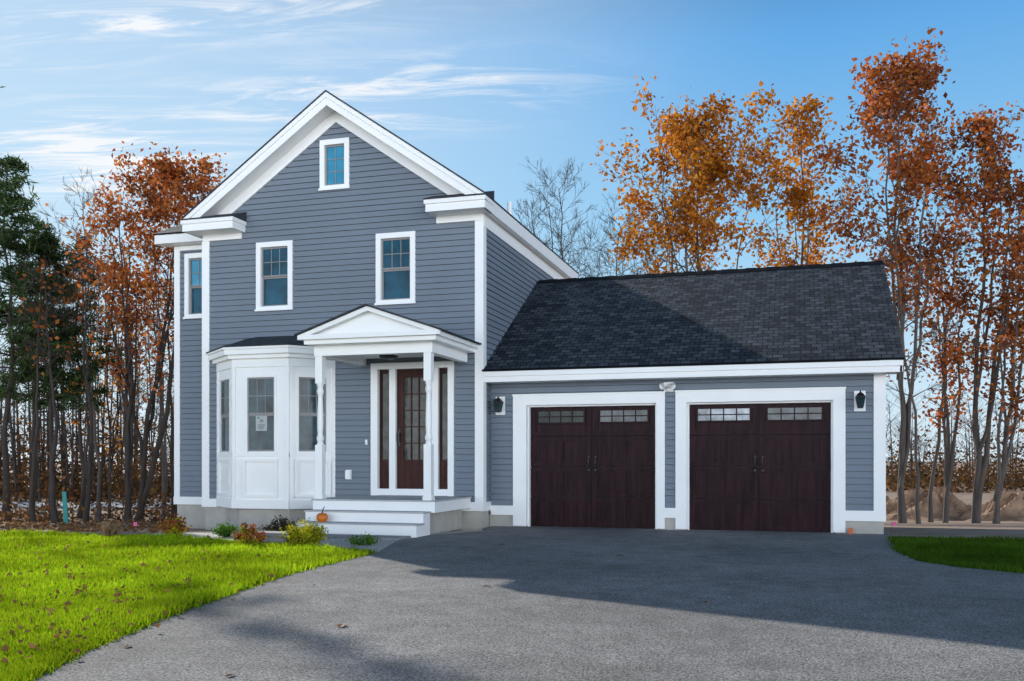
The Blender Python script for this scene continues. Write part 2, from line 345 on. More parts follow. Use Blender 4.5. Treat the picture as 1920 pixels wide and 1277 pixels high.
# front door
m = MB(FM); m.box(DX0,DX0+.13,-.1,.045,.54,DZ1); m.box(DX1-.11,DX1,-.1,.045,.54,DZ1); m.box(DX0+.13,DX1-.11,-.1,.045,DZ1-.11,DZ1)
m.box(-6.93,-6.81,-.1,.02,.66,DZ1-.11); m.box(-6.12,-6.0,-.1,.02,.66,DZ1-.11); m.box(DX0+.02,DX1-.02,-.1,.05,.545,.66)
df = m.build('door_frame', WHITE, house)
def grid_panel(fr, a0, a1, z0, z1, d, st, rails, g0, g1, nx_, nz_):
    m = MB(fr); m.box(a0,a0+st,d-.04,d,z0,z1); m.box(a1-st,a1,d-.04,d,z0,z1)
    m.box(a0+st,a1-st,d-.04,d,z0,g0); m.box(a0+st,a1-st,d-.04,d,g1,z1)
    for k in range(1,nx_):
        x = a0+st+(a1-a0-2*st)*k/nx_; m.box(x-.009,x+.009,d-.03,d-.004,g0,g1)
    for k in range(1,nz_):
        z = g0+(g1-g0)*k/nz_; m.box(a0+st,a1-st,d-.031,d-.005,z-.009,z+.009)
    if rails: m.box(a0+st+.05,a1-st-.05,d,d+.012,z0+.14,g0-.1)
    return m
fd = grid_panel(FM,-6.805,-6.125,.66,2.785,-.05,.12,True,1.18,2.64,3,5).build('front_door', DOORW, house)
MB(FM).box(-6.69,-6.24,-.082,-.078,1.17,2.65).build('pane', DOORG, fd)
m = MB(FM); m.box(-6.775,-6.735,-.05,-.035,1.42,1.72); m.box(-6.77,-6.74,-.035,.0,1.50,1.66); m.build('handle', BLACK, fd)
for a0,a1 in ((-7.145,-6.935),(-5.995,-5.81)):
    sl = grid_panel(FM,a0,a1,.66,2.785,-.05,.035,True,1.18,2.72,1,1).build('sidelight', DOORW, house)
    MB(FM).box(a0+.02,a1-.02,-.082,-.078,1.17,2.73).build('pane', DOORG, sl)
# porch
PX0, PX1, YP = -7.5, -5.38, 13.75
m = MB(); m.box(PX0-.02,PX1+.02,YP-.02,Ym-.05,.515,.54); deck = m.build('porch_deck', TREAD, house)
MB().box(PX0,PX1,YP,Ym-.05,.345,.514).build('skirt', WHITE, deck)
MB().box(PX0+.05,PX1-.16,YP+.05,Ym-.05,-.02,.344).build('pier', CONC, deck)
for k,(y0,zt) in enumerate(((13.47,.37),(13.19,.20))):
    m = MB(); m.box(PX0+.0,PX1-.06,y0-.02,y0+.279,zt-.024,zt); st = m.build('step', TREAD, house)
    m = MB(); m.box(PX0+.02,PX1-.08,y0,y0+.278,0.0,zt-.025); m.build('riser', WHITE, st)
for x in (-7.43,-5.53):
    m = MB(); y = 13.87; m.box(x-.062,x+.062,y-.062,y+.062,.54,1.42); m.box(x-.062,x+.062,y-.062,y+.062,2.42,2.87)
    m.box(x-.075,x+.075,y-.075,y+.075,.54,.60)
    m.lathe((x,y,0),[(.060,1.42),(.048,1.45),(.044,1.47),(.056,1.50),(.060,1.53),(.050,1.56),(.042,1.60),(.048,1.68),(.051,1.78),(.047,1.95),(.041,2.13),(.038,2.22),(.050,2.26),(.057,2.29),(.050,2.32),(.042,2.35),(.052,2.39),(.060,2.42)],20)
    m.build('porch_post', WHITE, house)
m = MB(); m.box(-7.5,-5.44,13.79,13.95,2.865,3.03); m.box(-7.5,-7.36,13.95,Ym-.05,2.865,3.03); m.box(-5.58,-5.44,13.95,Ym-.05,2.865,3.03)
m.box(-7.36,-5.58,13.95,Ym-.03,2.985,3.02); m.build('porch_beam', WHITE, house)
m = MB(); m.box(-7.57,-5.30,13.58,Ym-.03,3.03,3.10); m.box(-7.63,-5.24,13.5,Ym-.03,3.10,3.175); m.build('porch_cornice', WHITE, house)
m = MB(); m.prism([(-7.55,3.176),(-5.32,3.176),(-6.435,3.56)],'y',13.64,13.7); rake(m,.03,.10,13.52,13.6,1.22,-6.435,3.62,.345); m.build('pediment', WHITE, house)
m = MB(); rake(m,0,.024,13.47,Ym-.02,1.25,-6.435,3.62,.345); m.build('porch_roof', ROOFD, house)
m = MB(); m.lathe((-6.5,14.5,2.985),[(.05,0),(.05,-.05),(.16,-.07),(.16,-.09),(.12,-.12),(.03,-.135)],18); m.build('ceiling_lamp', BLACK, house)
# doorbell and outlet cover
m = MB(FM); x = hx(688,Ym); z = hz(688,829,Ym); m.box(x-.02,x+.02,.01,.035,z-.045,z+.045); m.build('doorbell', WHITE, house)
m = MB(FM); x = hx(655,Ym); z = hz(655,890,Ym); m.box(x-.05,x+.05,.01,.07,z-.075,z+.075); m.box(x-.055,x+.055,.012,.03,z-.085,z+.085); m.build('outlet_cover', WHITE, house)

# garage
m = MB(FG); siding(m, .37, 2.53, lambda z:(XR+.02, GX-.14), [(a-.02,b+.02,0,2.16) for a,b in gdoors]); m.build('wall', SIDING, house)
each('base_board', WHITE, FG, [(a,b,-.01,.04,.205,.37) for a,b in [(XR+.033,gouter[0][0]),(gouter[0][1],gouter[1][0]),(gouter[1][1],GX+.03)]])
for i,((a,b),(oa,ob)) in enumerate(zip(gdoors,gouter)):
    zt = 2.13; zo = hz(1105,737,Yg) if i == 0 else hz(1425,729,Yg)
    m = MB(FG); m.box(oa,a,-.2,.042,.02,zo); m.box(b,ob,-.2,.042,.02,zo); m.box(a,b,-.2,.042,zt,zo); m.box(oa-.01,ob+.01,.042,.055,zo-.03,zo+.0)
    m.box(a,a+.03,-.2,-.05,.0,zt); m.box(b-.03,b,-.2,-.05,0,zt); m.box(a+.03,b-.03,-.2,-.05,zt-.03,zt)
    m.build('door_surround', WHITE, house)
    m = MB(FG); h = 2.11/4; mid = (a+b)/2; wn = []
    for r in range(4): m.box(a+.02,b-.02,-.2,-.15,.005+r*h,.005+(r+1)*h-.010)
    for q0,q1 in ((a+.04,mid-.015),(mid+.015,b-.04)):
        wn.append((q0+.10,q1-.10))
        for r in range(4):
            z0, z1 = .005+r*h+.01, .005+(r+1)*h-.022
            m.box(q0,q1,-.15,-.132,z0,z0+.07); m.box(q0,q1,-.15,-.132,z1-.07,z1)
            for qa,qb in ((q0,q0+.085),(q1-.085,q1))+((((q0+q1)/2-.04,(q0+q1)/2+.04),) if r < 3 else ()):
                m.box(qa,qb,-.15,-.132,z0+.07,z1-.07)
    gd = m.build('garage_door', MAHOG, house)
    gd['label'] = 'dark mahogany garage door, %s' % ('nearest the front porch' if i == 0 else 'farther from the front porch')
    for j,(q0,q1) in enumerate(wn):
        z0, z1 = 1.80, 2.055
        m = MB(FG); m.box(q0,q0+.03,-.132,-.112,z0,z1); m.box(q1-.03,q1,-.132,-.112,z0,z1); m.box(q0+.03,q1-.03,-.132,-.112,z0,z0+.03); m.box(q0+.03,q1-.03,-.132,-.112,z1-.03,z1)
        for k in range(1,4):
            x = q0+.03+(q1-q0-.06)*k/4; m.box(x-.009,x+.009,-.132,-.118,z0+.03,z1-.03)
        m.box(q0+.03,q1-.03,-.132,-.119,(z0+z1)/2-.009,(z0+z1)/2+.009)
        m.build('window_frame', MAHOG, gd)
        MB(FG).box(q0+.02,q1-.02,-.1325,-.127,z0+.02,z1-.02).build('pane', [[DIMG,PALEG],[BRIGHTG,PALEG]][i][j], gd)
    for sx in (-.06,.06):
        m = MB(); y = Yg+.13; x = mid+sx
        m.tube([(x,y+.01,1.03),(x,y-.035,1.05),(x,y-.045,1.12),(x,y-.035,1.19),(x,y+.01,1.21)],[.012,.010,.010,.010,.012],6)
        m.lathe((x,y+.005,1.0),[(.005,-.05),(.022,-.02),(.018,.02),(.006,.05)],8); m.lathe((x,y+.005,1.22),[(.006,-.05),(.022,-.02),(.018,.02),(.004,.06)],8)
        m.build('handle', BLACK, gd)
YGE, ZGE, YGR, ZGR = 15.46, 2.735, 19.1, 4.93
m = MB()
m.quad([(XR+.002,YGE,ZGE),(GX+.26,YGE,ZGE),(GX+.26,YGR,ZGR),(XR+.002,YGR,ZGR)], True)
m.quad([(GX+.26,22.75,ZGE),(XR+.002,22.75,ZGE),(XR+.002,YGR,ZGR),(GX+.26,YGR,ZGR)], True)
m.prism([(YGE,ZGE-.001),(YGR,ZGR-.001),(22.75,ZGE-.001),(22.75,ZGE-.04),(YGR,ZGR-.04),(YGE,ZGE-.035)],'x',XR+.001,GX+.255)
k = 0; x = XR+.05
while x < GX+.2:     # ridge cap shingles
    m.prism([(YGR-.14,ZGR-.075),(YGR,ZGR+.012+.008*(k%2)),(YGR+.14,ZGR-.075),(YGR+.14,ZGR-.09),(YGR-.14,ZGR-.09)],'x',x,min(x+.2,GX+.26)); x += .2; k += 1
m.build('garage_roof', ROOF, house, uv=True)
m = MB(); m.box(XR+.03,GX+.23,YGE+.05,YGE+.08,2.52,2.70); m.box(XR+.03,GX+.245,YGE+.02,YGE+.05,2.615,2.698); m.build('eave_fascia', WHITE, house)
m = MB(); m.box(XR+.02,GX+.2,YGE+.08,Yg+.02,2.52,2.535); m.build('soffit', WHITE, house)
m = MB(); m.prism([(YGE+.05,2.52),(YGE+.05,2.69),(YGR,ZGR-.045),(22.7,2.69),(22.7,2.52),(YGR,ZGR-.24)],'x',GX+.2,GX+.24); m.build('rake_board', WHITE, house)
def lantern(px, py):
    x = hx(px,Yg); z = hz(px,py,Yg)
    m = MB(FG); m.box(x-.085,x+.085,.0,.035,z-.17,z+.15); lp = m.build('wall_lamp', WHITE, house)
    m = MB(FG); cx, d = x, .15
    m.box(cx-.03,cx+.03,.035,.05,z-.06,z+.1); m.box(cx-.012,cx+.012,.05,d,z+.09,z+.11)
    m.lathe((cx,d,z),[(.045,-.13),(.06,-.12),(.062,-.11)],4,math.pi/4); m.lathe((cx,d,z),[(.105,.04),(.1,.055),(.05,.105),(.02,.12),(.012,.15)],4,math.pi/4)
    for sx in (-1,1):
        for sy in (-1,1):
            m.add([(cx+sx*.04-.006,d+sy*.04,z-.11),(cx+sx*.04+.006,d+sy*.04,z-.11),(cx+sx*.066+.006,d+sy*.066,z+.045),(cx+sx*.066-.006,d+sy*.066,z+.045)],[(0,1,2,3)])
    m.build('lantern', BLACK, lp)
    MB(FG).lathe((cx,d,z),[(.05,-.11),(.085,.04)],4,math.pi/4).build('lamp_glass', DARKG, lp)
lantern(939,760); lantern(1612,751)
x = hx(1254,Yg); z = hz(1254,726,Yg)
m = MB(FG); m.box(x-.08,x+.08,0,.05,z-.08,z+.08); fl = m.build('flood_lamp', WHITE, house)
for sx in (-1,1):
    m = MB(); m.tube([(x,Yg-.05,z),(x+sx*.04,Yg-.12,z+.02),(x+sx*.09,Yg-.2,z-.0)],[.02,.035,.055],10); m.build('lamp_head', WHITE, fl)
m = MB(); m.lathe((x,Yg-.08,z-.06),[(.03,.03),(.03,0),(.015,-.02)],10); m.build('motion_sensor', WHITE, fl)
m = MB(); x, y = -5.75, 19.0; m.lathe((x,y,6.05),[(.05,0),(.05,.55)],10); m.build('vent_pipe', WHITE, house)

# ------------------------------------------------------------------ ground
m = MB(); Zs = [-40,0,6,10,15.3,20,26,32.6,45,70,150,400,1500]; Xs = [-1500,-300,-60,-30,-12,-4,4,12,30,60,300,1500]
for Zr in Zs:
    for X in Xs: m.v.append((*CW(X,Zr), gz(Zr)-.014))
for i in range(len(Zs)-1):
    for j in range(len(Xs)-1):
        a = i*len(Xs)+j; m.f.append([a,a+1,a+1+len(Xs),a+len(Xs)])
tag(m.build('ground', DIRT), kind='structure')
def sheet(name, pts, z, mat):
    m = MB(); m.v = [(x,y,z) for x,y in pts]; m.f = [list(range(len(pts)))]
    return tag(m.build(name, mat), kind='structure')
edge = [(706,1037),(640,1053),(540,1078),(430,1116),(300,1162),(160,1222),(55,1277)]
drive = [(XR+.0,Yg+.2),(GX+.12,Yg+.2)]+[G(*p) for p in [(1668,1012),(1684,1036),(1720,1052),(1790,1063),(1920,1076),(2300,1100)]]+[CW(14,-12),CW(-4.2,-12),CW(-3.4,2.2)]+[G(*p) for p in edge[::-1]]+[G(745,1014),G(800,1004),G(905,996)]
sheet('driveway', drive, .004, ASPH)
lawn_px = [(-900,1002),(-150,1001),(120,1002),(250,1006),(420,1015),(560,1024)]+edge+[(-160,1385),(-900,1385)]
sheet('lawn', [G(*p) for p in lawn_px], -.004, LAWNM)
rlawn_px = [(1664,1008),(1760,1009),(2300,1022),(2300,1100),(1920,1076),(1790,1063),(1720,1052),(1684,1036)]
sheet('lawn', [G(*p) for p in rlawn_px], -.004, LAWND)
sheet('gravel_bed', [G(*p) for p in [(235,1004),(330,999),(600,998.6),(905,996),(800,1004),(745,1014),(706,1037),(560,1024),(420,1015),(250,1006)]], -.001, GRAV)
m = MB(); m.v = [(*CW(X,Z),-.885) for X,Z in [(-90,41),(-9,41),(-9,46),(-90,46)]]; m.f = [[0,1,2,3]]; tag(m.build('road', ROADM), kind='structure')
sp = MB()
for k in range(4):
    x0 = -7.6+k*.52; sp.box(x0,x0+.505,12.72,13.16,.0,.03)
tag(sp.build('path', STONE), kind='structure')

# leaves / blades
def rand_unit(n):
    a = rng.normal(size=(n,3)); return a/np.linalg.norm(a,axis=1,keepdims=True)
def mesh_np(name, V, k, mat, parent=None, o=(0,0,0)):
    org = ORG[parent.name] if parent else Vector(o)
    V = V-np.array(org); n = len(V)//k
    me = bpy.data.meshes.new(name); me.vertices.add(len(V)); me.vertices.foreach_set('co', V.astype(np.float32).ravel())
    me.loops.add(n*k); me.loops.foreach_set('vertex_index', np.arange(n*k,dtype=np.int32))
    me.polygons.add(n); me.polygons.foreach_set('loop_start', np.arange(0,n*k,k,dtype=np.int32))
    me.update(calc_edges=True); me.validate(); me.materials.append(mat)
    ob = bpy.data.objects.new(name, me); COL.objects.link(ob)
    if parent: ob.parent = parent
    else: ob.location = org
    ORG[ob.name] = org; return ob
def leaf_verts(C, l, w, dirs=None):
    n = len(C); a = rand_unit(n) if dirs is None else dirs; b = np.cross(a, rand_unit(n)); b /= np.linalg.norm(b,axis=1,keepdims=True)+1e-9
    sc = rng.uniform(.65,1.35,(n,1)); V = np.empty((n,4,3)); cr = np.cross(a,b)*.12*l
    V[:,0] = C-a*l/2*sc; V[:,1] = C+b*w/2*sc+cr*sc; V[:,2] = C+a*l/2*sc; V[:,3] = C-b*w/2*sc+cr*sc
    return V.reshape(-1,3)
def inpoly(P, poly):
    x, y = P[:,0], P[:,1]; r = np.zeros(len(P),bool); j = len(poly)-1
    for i in range(len(poly)):
        xi, yi = poly[i]; xj, yj = poly[j]
        c = ((yi > y) != (yj > y)) & (x < (xj-xi)*(y-yi)/(yj-yi+1e-12)+xi); r ^= c; j = i
    return r
def blades(poly, n, bx, hmin, hmax, name, label, mat):
    P = np.column_stack([rng.uniform(bx[0],bx[1],n*2), rng.uniform(bx[2],bx[3],n*2)])
    P = P[inpoly(P,poly)][:n]
    Z = CZ*F/(P[:,1]-HY); X = (P[:,0]-960)/F*Z
    B = np.column_stack([X*c_-Z*s_, X*s_+Z*c_, np.full(len(X),-.004)]); k = len(B)
    B[:,:2] += rng.normal(0,.03,(k,2))
    wd = (.001*Z)[:,None]; a = rng.uniform(0,6.283,k); e = np.column_stack([np.cos(a),np.sin(a),0*a])
    lean = rng.normal(0,.024,(k,3)); lean[:,2] = rng.uniform(hmin,hmax,k)*(1+.35*np.sin(B[:,0]*2.1+1)*np.sin(B[:,1]*1.7))
    V = np.empty((k,3,3)); V[:,0] = B-e*wd; V[:,1] = B+e*wd; V[:,2] = B+lean
    return tag(mesh_np(name, V.reshape(-1,3), 3, mat), label, 'grass', kind='stuff')
blades(lawn_px, 150000, (-120,740,1001,1330), .03, .085, 'grass', 'bright sunlit lawn grass left of the driveway', GRASSM)
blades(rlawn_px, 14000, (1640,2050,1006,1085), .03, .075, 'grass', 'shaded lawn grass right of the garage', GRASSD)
# ------------------------------------------------------------------ trees
def tree(name, label, cat, group, px0, Z, px1, ytop, ylo, hw, nb, nleaf, lm, bark, r0, style='oak', lsize=.15, forks=0):
    bx, by = W(px0,Z); bz = gz(Z)-.05; base = Vector((bx,by,bz)); H = CZ+(HY-ytop)/F*Z-bz
    right = Vector((c_,s_,0)); fw = Vector((-s_,c_,0)); lean = right*((px1-px0)/F*Z); R = hw/F*Z
    tlo = max(.08,(CZ+(HY-ylo)/F*Z-bz)/H)
    root = empty(name, base); tag(root, label, cat, group)
    m = MB(); n = 12; pts = []; wob = Vector((0,0,0))
    for i in range(n+1):
        t = i/n; pts.append(base+lean*(t**1.3)+Vector((0,0,H*t*.97))+wob); wob += right*random.gauss(0,.008*H)+fw*random.gauss(0,.008*H); wob *= .85
    rad = [r0*(1-.92*(i/n)**.85)+.006 for i in range(n+1)]; rad[0] *= 1.35
    m.tube(pts, rad, 7)
    stems = [(pts,rad)]
    for q in range(forks):
        i0 = random.randint(0,2) if q%2 == 0 else random.randint(3,5); az = random.uniform(0,6.283); spread = R*random.uniform(.35,.8)
        p0 = pts[i0]; dv = right*math.cos(az)*spread+fw*math.sin(az)*spread; top = random.uniform(.7,.95)*H
        fp = []; nn = 9
        for i in range(nn+1):
            t = i/nn; fp.append(p0+dv*(t**.8)+lean*.6*t+Vector((0,0,(top-(p0.z-bz))*t))+right*random.gauss(0,.05)+fw*random.gauss(0,.05))
        fr_ = [rad[i0]*.65*(1-.9*i/nn)+.007 for i in range(nn+1)]; m.tube(fp, fr_, 6); stems.append((fp,fr_))
    anchors = []; wts = []
    for bi in range(nb):
        sp_, sr = stems[0] if (len(stems) == 1 or bi > .8*nb or random.random() < .45) else random.choice(stems[1:])
        sN = len(sp_)-1
        tt = tlo+(1-tlo)*((bi+random.random())/nb)*.97
        hgt = bz+H*tt
        i = 0
        while i < sN-1 and sp_[i+1].z < hgt: i += 1
        k = min(1,max(0,(hgt-sp_[i].z)/max(.01,sp_[i+1].z-sp_[i].z))); p = sp_[i].lerp(sp_[i+1],k); r = (sr[i]*(1-k)+sr[i+1]*k)*.6
        s = (tt-tlo)/(1-tlo); az = bi*2.399+random.uniform(-.5,.5)
        if style == 'pine': L = R*((1-s)**.8*random.uniform(.5,1.3)+.08); el = random.uniform(-.2,.22)+.45*s; cu = .07
        else: L = R*(math.sin(math.pi*(.22+.66*s))**.7)*random.uniform(.55,1.15)/(.75 if style == 'oak' else .6); el = random.uniform(.3,.85)+.15*s; cu = .05
        if len(stems) > 1: L *= .8
        d = Vector((math.cos(az)*math.cos(el), math.sin(az)*math.cos(el), math.sin(el))); bp = [p]
        for q in range(4):
            bp.append(bp[-1]+d*L/4); d = (d+Vector((random.gauss(0,.14),random.gauss(0,.14),cu+random.gauss(0,.06)))).normalized()
        r = min(r,.012+.012*L); m.tube(bp, [r,r*.75,r*.55,r*.4,.005], 4)
        cl = (.2+random.random()**1.3)*(.35+.65*min(1,s*1.6))
        flat = .25 if style == 'pine' else 1.0
        if style == 'pine': cl = (.3+.7*random.random())*(.25+L/R)
        for q in range(6 if style != 'bare' else 7):
            f = random.uniform(.2,1); j = min(3,int(f*4)); sp0 = bp[j].lerp(bp[j+1],f*4-j)
            rv = Vector(rand_unit(1)[0])*.95; rv.z *= flat
            dd = ((bp[j+1]-bp[j]).normalized()+rv+Vector((0,0,.15*flat))).normalized(); sl = L*random.uniform(.25,.55)*(1.15-.5*f)
            e1 = sp0+dd*sl*.5; e2 = e1+(dd+Vector(rand_unit(1)[0])*.35).normalized()*sl*.5
            m.tube([sp0,e1,e2],[.008,.006,.003],3)
            for w in range(2 if style != 'bare' else 4):
                t0 = sp0.lerp(e2,random.uniform(.3,1)); rv = Vector(rand_unit(1)[0])*.7; rv.z *= flat
                t1 = t0+(dd+rv+Vector((0,0,.2*flat))).normalized()*sl*random.uniform(.35,.7)
                m.tube([t0,t1],[.005,.003],3); anchors += [t0.lerp(t1,.6),t1]; wts += [cl,cl]
            anchors += [e1,e2]; wts += [cl*.7,cl]
    m.build('trunk', bark, root, smooth=True)
    if nleaf:
        A = np.array([tuple(a) for a in anchors]); w = np.array(wts)*rng.uniform(.1,1,len(wts)); w /= w.sum()
        sg = np.array([.13,.13,.06]) if style == 'pine' else .19
        idx = rng.choice(len(A), nleaf, p=w); C = A[idx]+rng.normal(0,1,(nleaf,3))*sg
        if style == 'pine': V = leaf_verts(C, .26, .042)
        else: V = leaf_verts(C, lsize, lsize*.64)
        mesh_np('crown', V, 4, lm, root)
    return root
gl, gr, gb = 'trees at the left edge of the woods', 'trees right of the garage', 'bare trees behind the house'
T = [
 ('pine_tree','tall dark green pine at the far left edge of the picture','tree',gl,12,30,22,290,720,112,56,11500,PINE,BARK,.11,'pine'),
 ('pine_tree','shorter dark pine just right of the tall pine, dense drooping crown','tree',gl,100,31,100,420,760,84,46,7500,PINE,BARK,.09,'pine'),
 ('pine_tree','slim dark pine nearest the bare trunks left of the house','tree',gl,150,34,150,435,760,64,38,4800,PINE,BARK,.09,'pine'),
 ('pine_tree','dark pine half hidden behind the tall left pine','tree',gl,58,36,62,400,780,80,42,6200,PINE,BARK,.09,'pine'),
 ('bare_tree','leafless tree rising between the pines and the red oak','tree',gl,185,31,165,350,650,60,26,0,None,BARKG,.06,'bare'),
 ('oak_tree','red leaved oak behind the left end of the house, widest crown there','tree',gl,262,30,335,325,640,115,44,5400,RED,BARK,.10,'oak',.155,4),
 ('oak_tree','thin red leaved oak with many stems left of the house','tree',gl,240,28,225,390,780,68,34,2100,RED,BARK,.08,'oak',.14,5),
 ('bare_tree','slender leafless tree close to the house corner','tree',gl,305,33,298,430,780,50,26,500,RED,BARKG,.06,'bare',.14,2),
 ('bare_tree','thin dark trunk standing under the two left pines','tree',gl,62,27,70,520,700,40,16,0,None,BARK,.07,'bare'),
 ('bare_tree','dark leaning trunk beside the teal marker stake','tree',gl,105,26,85,520,720,45,16,100,RED,BARK,.08,'bare'),
 ('bare_tree','leafless sapling with orange leaves low on its branches','tree',gl,205,34,210,500,860,60,30,1300,ORANGE,BARK,.05,'bare',.14,2),
 ('bare_tree','straight dark trunk midway between the teal marker stake and the house','tree',gl,160,29,172,470,640,45,20,60,RED,BARK,.07,'bare',.14,1),
 ('bare_tree','dark twin stemmed trunk nearest the house foundation','tree',gl,325,31,318,450,760,42,22,350,RED,BARK,.06,'bare',.14,1),
 ('oak_tree','broad bright orange oak behind the garage roof','tree',gr,1325,30,1300,272,560,152,50,9000,ORANGE,BARKG,.12,'oak',.16,5),
 ('oak_tree','slim orange brown oak between the broad orange oak and the tallest red oak','tree',gr,1480,31,1500,225,620,78,38,3500,ORANGE,BARKG,.09,'oak',.155,3),
 ('oak_tree','tallest red brown oak just beyond the garage corner','tree',gr,1692,26,1680,145,620,115,50,7600,RED,BARKG,.09,'oak',.145,4),
 ('oak_tree','tall red brown oak near the right edge of the picture','tree',gr,1830,26,1855,220,720,84,44,4800,RED,BARKG,.09,'oak',.145,3),
 ('oak_tree','low thinly leaved red oak between the two tall red oaks','tree',gr,1772,27,1750,450,820,68,30,1600,RED,BARKG,.06,'oak',.14,3),
 ('oak_tree','leaning red oak cut by the right edge of the picture','tree',gr,1868,25,1920,430,820,68,30,1800,RED,BARKG,.07,'oak',.14,3),
 ('bare_tree','thin leafless stem leaning left beside the garage corner','tree',gr,1722,25,1672,460,760,45,18,200,RED,BARKG,.05,'bare'),
 ('bare_tree','thin leafless stem leaning right among the red oaks','tree',gr,1745,28,1800,350,700,50,20,250,RED,BARKG,.06,'bare'),
 ('bare_tree','tall leafless tree behind the house roof, the tallest of the bare ones','tree',gb,1062,34,1062,335,620,82,48,0,None,BARK,.08,'bare',.17,4),
 ('bare_tree','leafless tree between the tallest bare tree and the orange oak','tree',gb,1150,35,1160,410,640,72,42,0,None,BARK,.07,'bare',.17,3),
 ('bare_tree','leafless tree closest to the right eave of the house','tree',gb,1005,36,985,380,620,55,34,0,None,BARK,.06,'bare',.17,2),
 ('bare_tree','leafless tree just left of the broad orange oak','tree',gb,1215,36,1232,430,640,50,32,0,None,BARK,.06,'bare',.17,2),
 ('pine_tree','pine outside the left edge whose top shades the foreground','tree',gl,-68,28,-62,20,190,36,14,420,PINE,BARK,.08,'pine'),
]
for a in T: tree(*a)
# far woods
def woods(name, label, px0, px1, Z0, Z1, ztop, n, size, mat, ntr, th=1.0):
    P = rng.uniform(px0,px1,n); Z = rng.uniform(Z0,Z1,n); X = (P-960)/F*Z
    h = rng.beta(1.0,2.3,n)*(ztop+.9)*(.6+.4*np.sin(P*.045+Z)+.35*np.sin(P*.017+Z*.3)); C = np.column_stack([X*c_-Z*s_, X*s_+Z*c_, -.9+np.abs(h)])
    V = leaf_verts(C, size, size*.6); ob = mesh_np(name, V, 4, mat); tag(ob, label, 'woods', kind='stuff')
    if ntr:
        m = MB()
        for i in range(ntr):
            px, Zt = random.uniform(px0,px1), random.uniform(Z0,Z1); x, y = W(px,Zt); hh = random.uniform(.6,1.7)*ztop*th+1; ln = random.gauss(0,.6)
            m.tube([(x,y,-.95),(x+ln*.4,y,-.9+hh*.5),(x+ln,y,-.9+hh)],[random.uniform(.03,.11),.045,.012],4)
            for b in range(16):
                z = random.uniform(.2,.97)*hh-.9; a = random.uniform(0,6.28); l = random.uniform(.5,1.8); xx = x+ln*(z+.9)/hh
                ex, ez = xx+math.cos(a)*l, z+l*random.uniform(.5,1.1); m.tube([(xx,y,z),(ex,y+math.sin(a)*l,ez)],[.020,.005],3)
                m.tube([((xx+ex)/2,y+math.sin(a)*l/2,(z+ez)/2),(ex+random.gauss(0,.3),y+math.sin(a)*l,ez+.4)],[.011,.004],3)
        tag(m.build('far_trunks', BARK), label.replace('undergrowth','trunks'), 'woods', kind='stuff')
woods('undergrowth','brown and orange undergrowth in the woods left of the house',-250,420,47,70,7.0,24000,.22,BRUSH,150,1.15)
woods('undergrowth','brown undergrowth along the horizon right of the garage',1560,2300,60,95,4.2,13000,.30,BRUSH,85)
woods('undergrowth','dark undergrowth between the nearest left trunks',-200,345,27,38,1.0,3000,.15,BRUSH,0)
# leaf litter
n = 2600; P = rng.uniform(-200,345,n); Z = rng.uniform(15.4,36,n); X = (P-960)/F*Z
C = np.column_stack([X*c_-Z*s_, X*s_+Z*c_, -np.minimum(.9,.052*np.maximum(0,Z-15.3))+.012])
d = rand_unit(n); d[:,2] *= .2
tag(mesh_np('leaf_litter', leaf_verts(C,.11,.075,d), 4, LITTER), 'fallen brown leaves covering the ground under the left trees', 'leaves', kind='stuff')
n = 560; P = np.column_stack([rng.uniform(-60,520,n),HY+rng.beta(1,1,n)*250+140]); P = P[inpoly(P,lawn_px)]; n = len(P)
Z = CZ*F/(P[:,1]-HY); X = (P[:,0]-960)/F*Z; C = np.column_stack([X*c_-Z*s_, X*s_+Z*c_, np.full(n,.055)]); C[:,:2] += rng.normal(0,.15,(n,2)); d = rand_unit(n); d[:,2] *= .4
tag(mesh_np('lawn_leaves', leaf_verts(C,.055,.042,d), 4, LITTER), 'fallen brown leaves scattered over the left lawn', 'leaves', kind='stuff')
# dirt mounds
def mound(px, Z, wpx, ytop, label):
    cx, cy = W(px,Z); R = wpx/F*Z/2; top = CZ-(ytop-HY)/F*Z; h = top-gz(Z); m = MB(); NR, NA = 26, 84
    for i in range(NR+1):
        for j in range(NA):
            a = 6.2832*j/NA; r = R*i/NR*(1+.12*math.sin(3*a+px)+.07*math.sin(7*a)); f = i/NR
            z = h*(math.cos(math.pi*f)*.5+.5)*(1+.25*math.sin(5*a+f*9)*f*2+.16*math.sin(11*a+f*17+px)*min(1,4*f))+random.gauss(0,.05)*(1-f)*min(1,f*5)
            m.v.append((cx+r*math.cos(a), cy+.6*r*math.sin(a), gz(Z)-.03+max(0,z)))
    for i in range(NR):
        for j in range(NA): m.f.append([i*NA+j,i*NA+(j+1)%NA,(i+1)*NA+(j+1)%NA,(i+1)*NA+j])
    ob = m.build('dirt_mound', MOUNDM); tag(ob, label, kind='structure')
mound(1740,33,260,918,'brown soil mound behind the right trees'); mound(1905,31,240,925,'brown soil mound at the right edge'); mound(1630,36,200,930,'brown soil mound beside the garage')

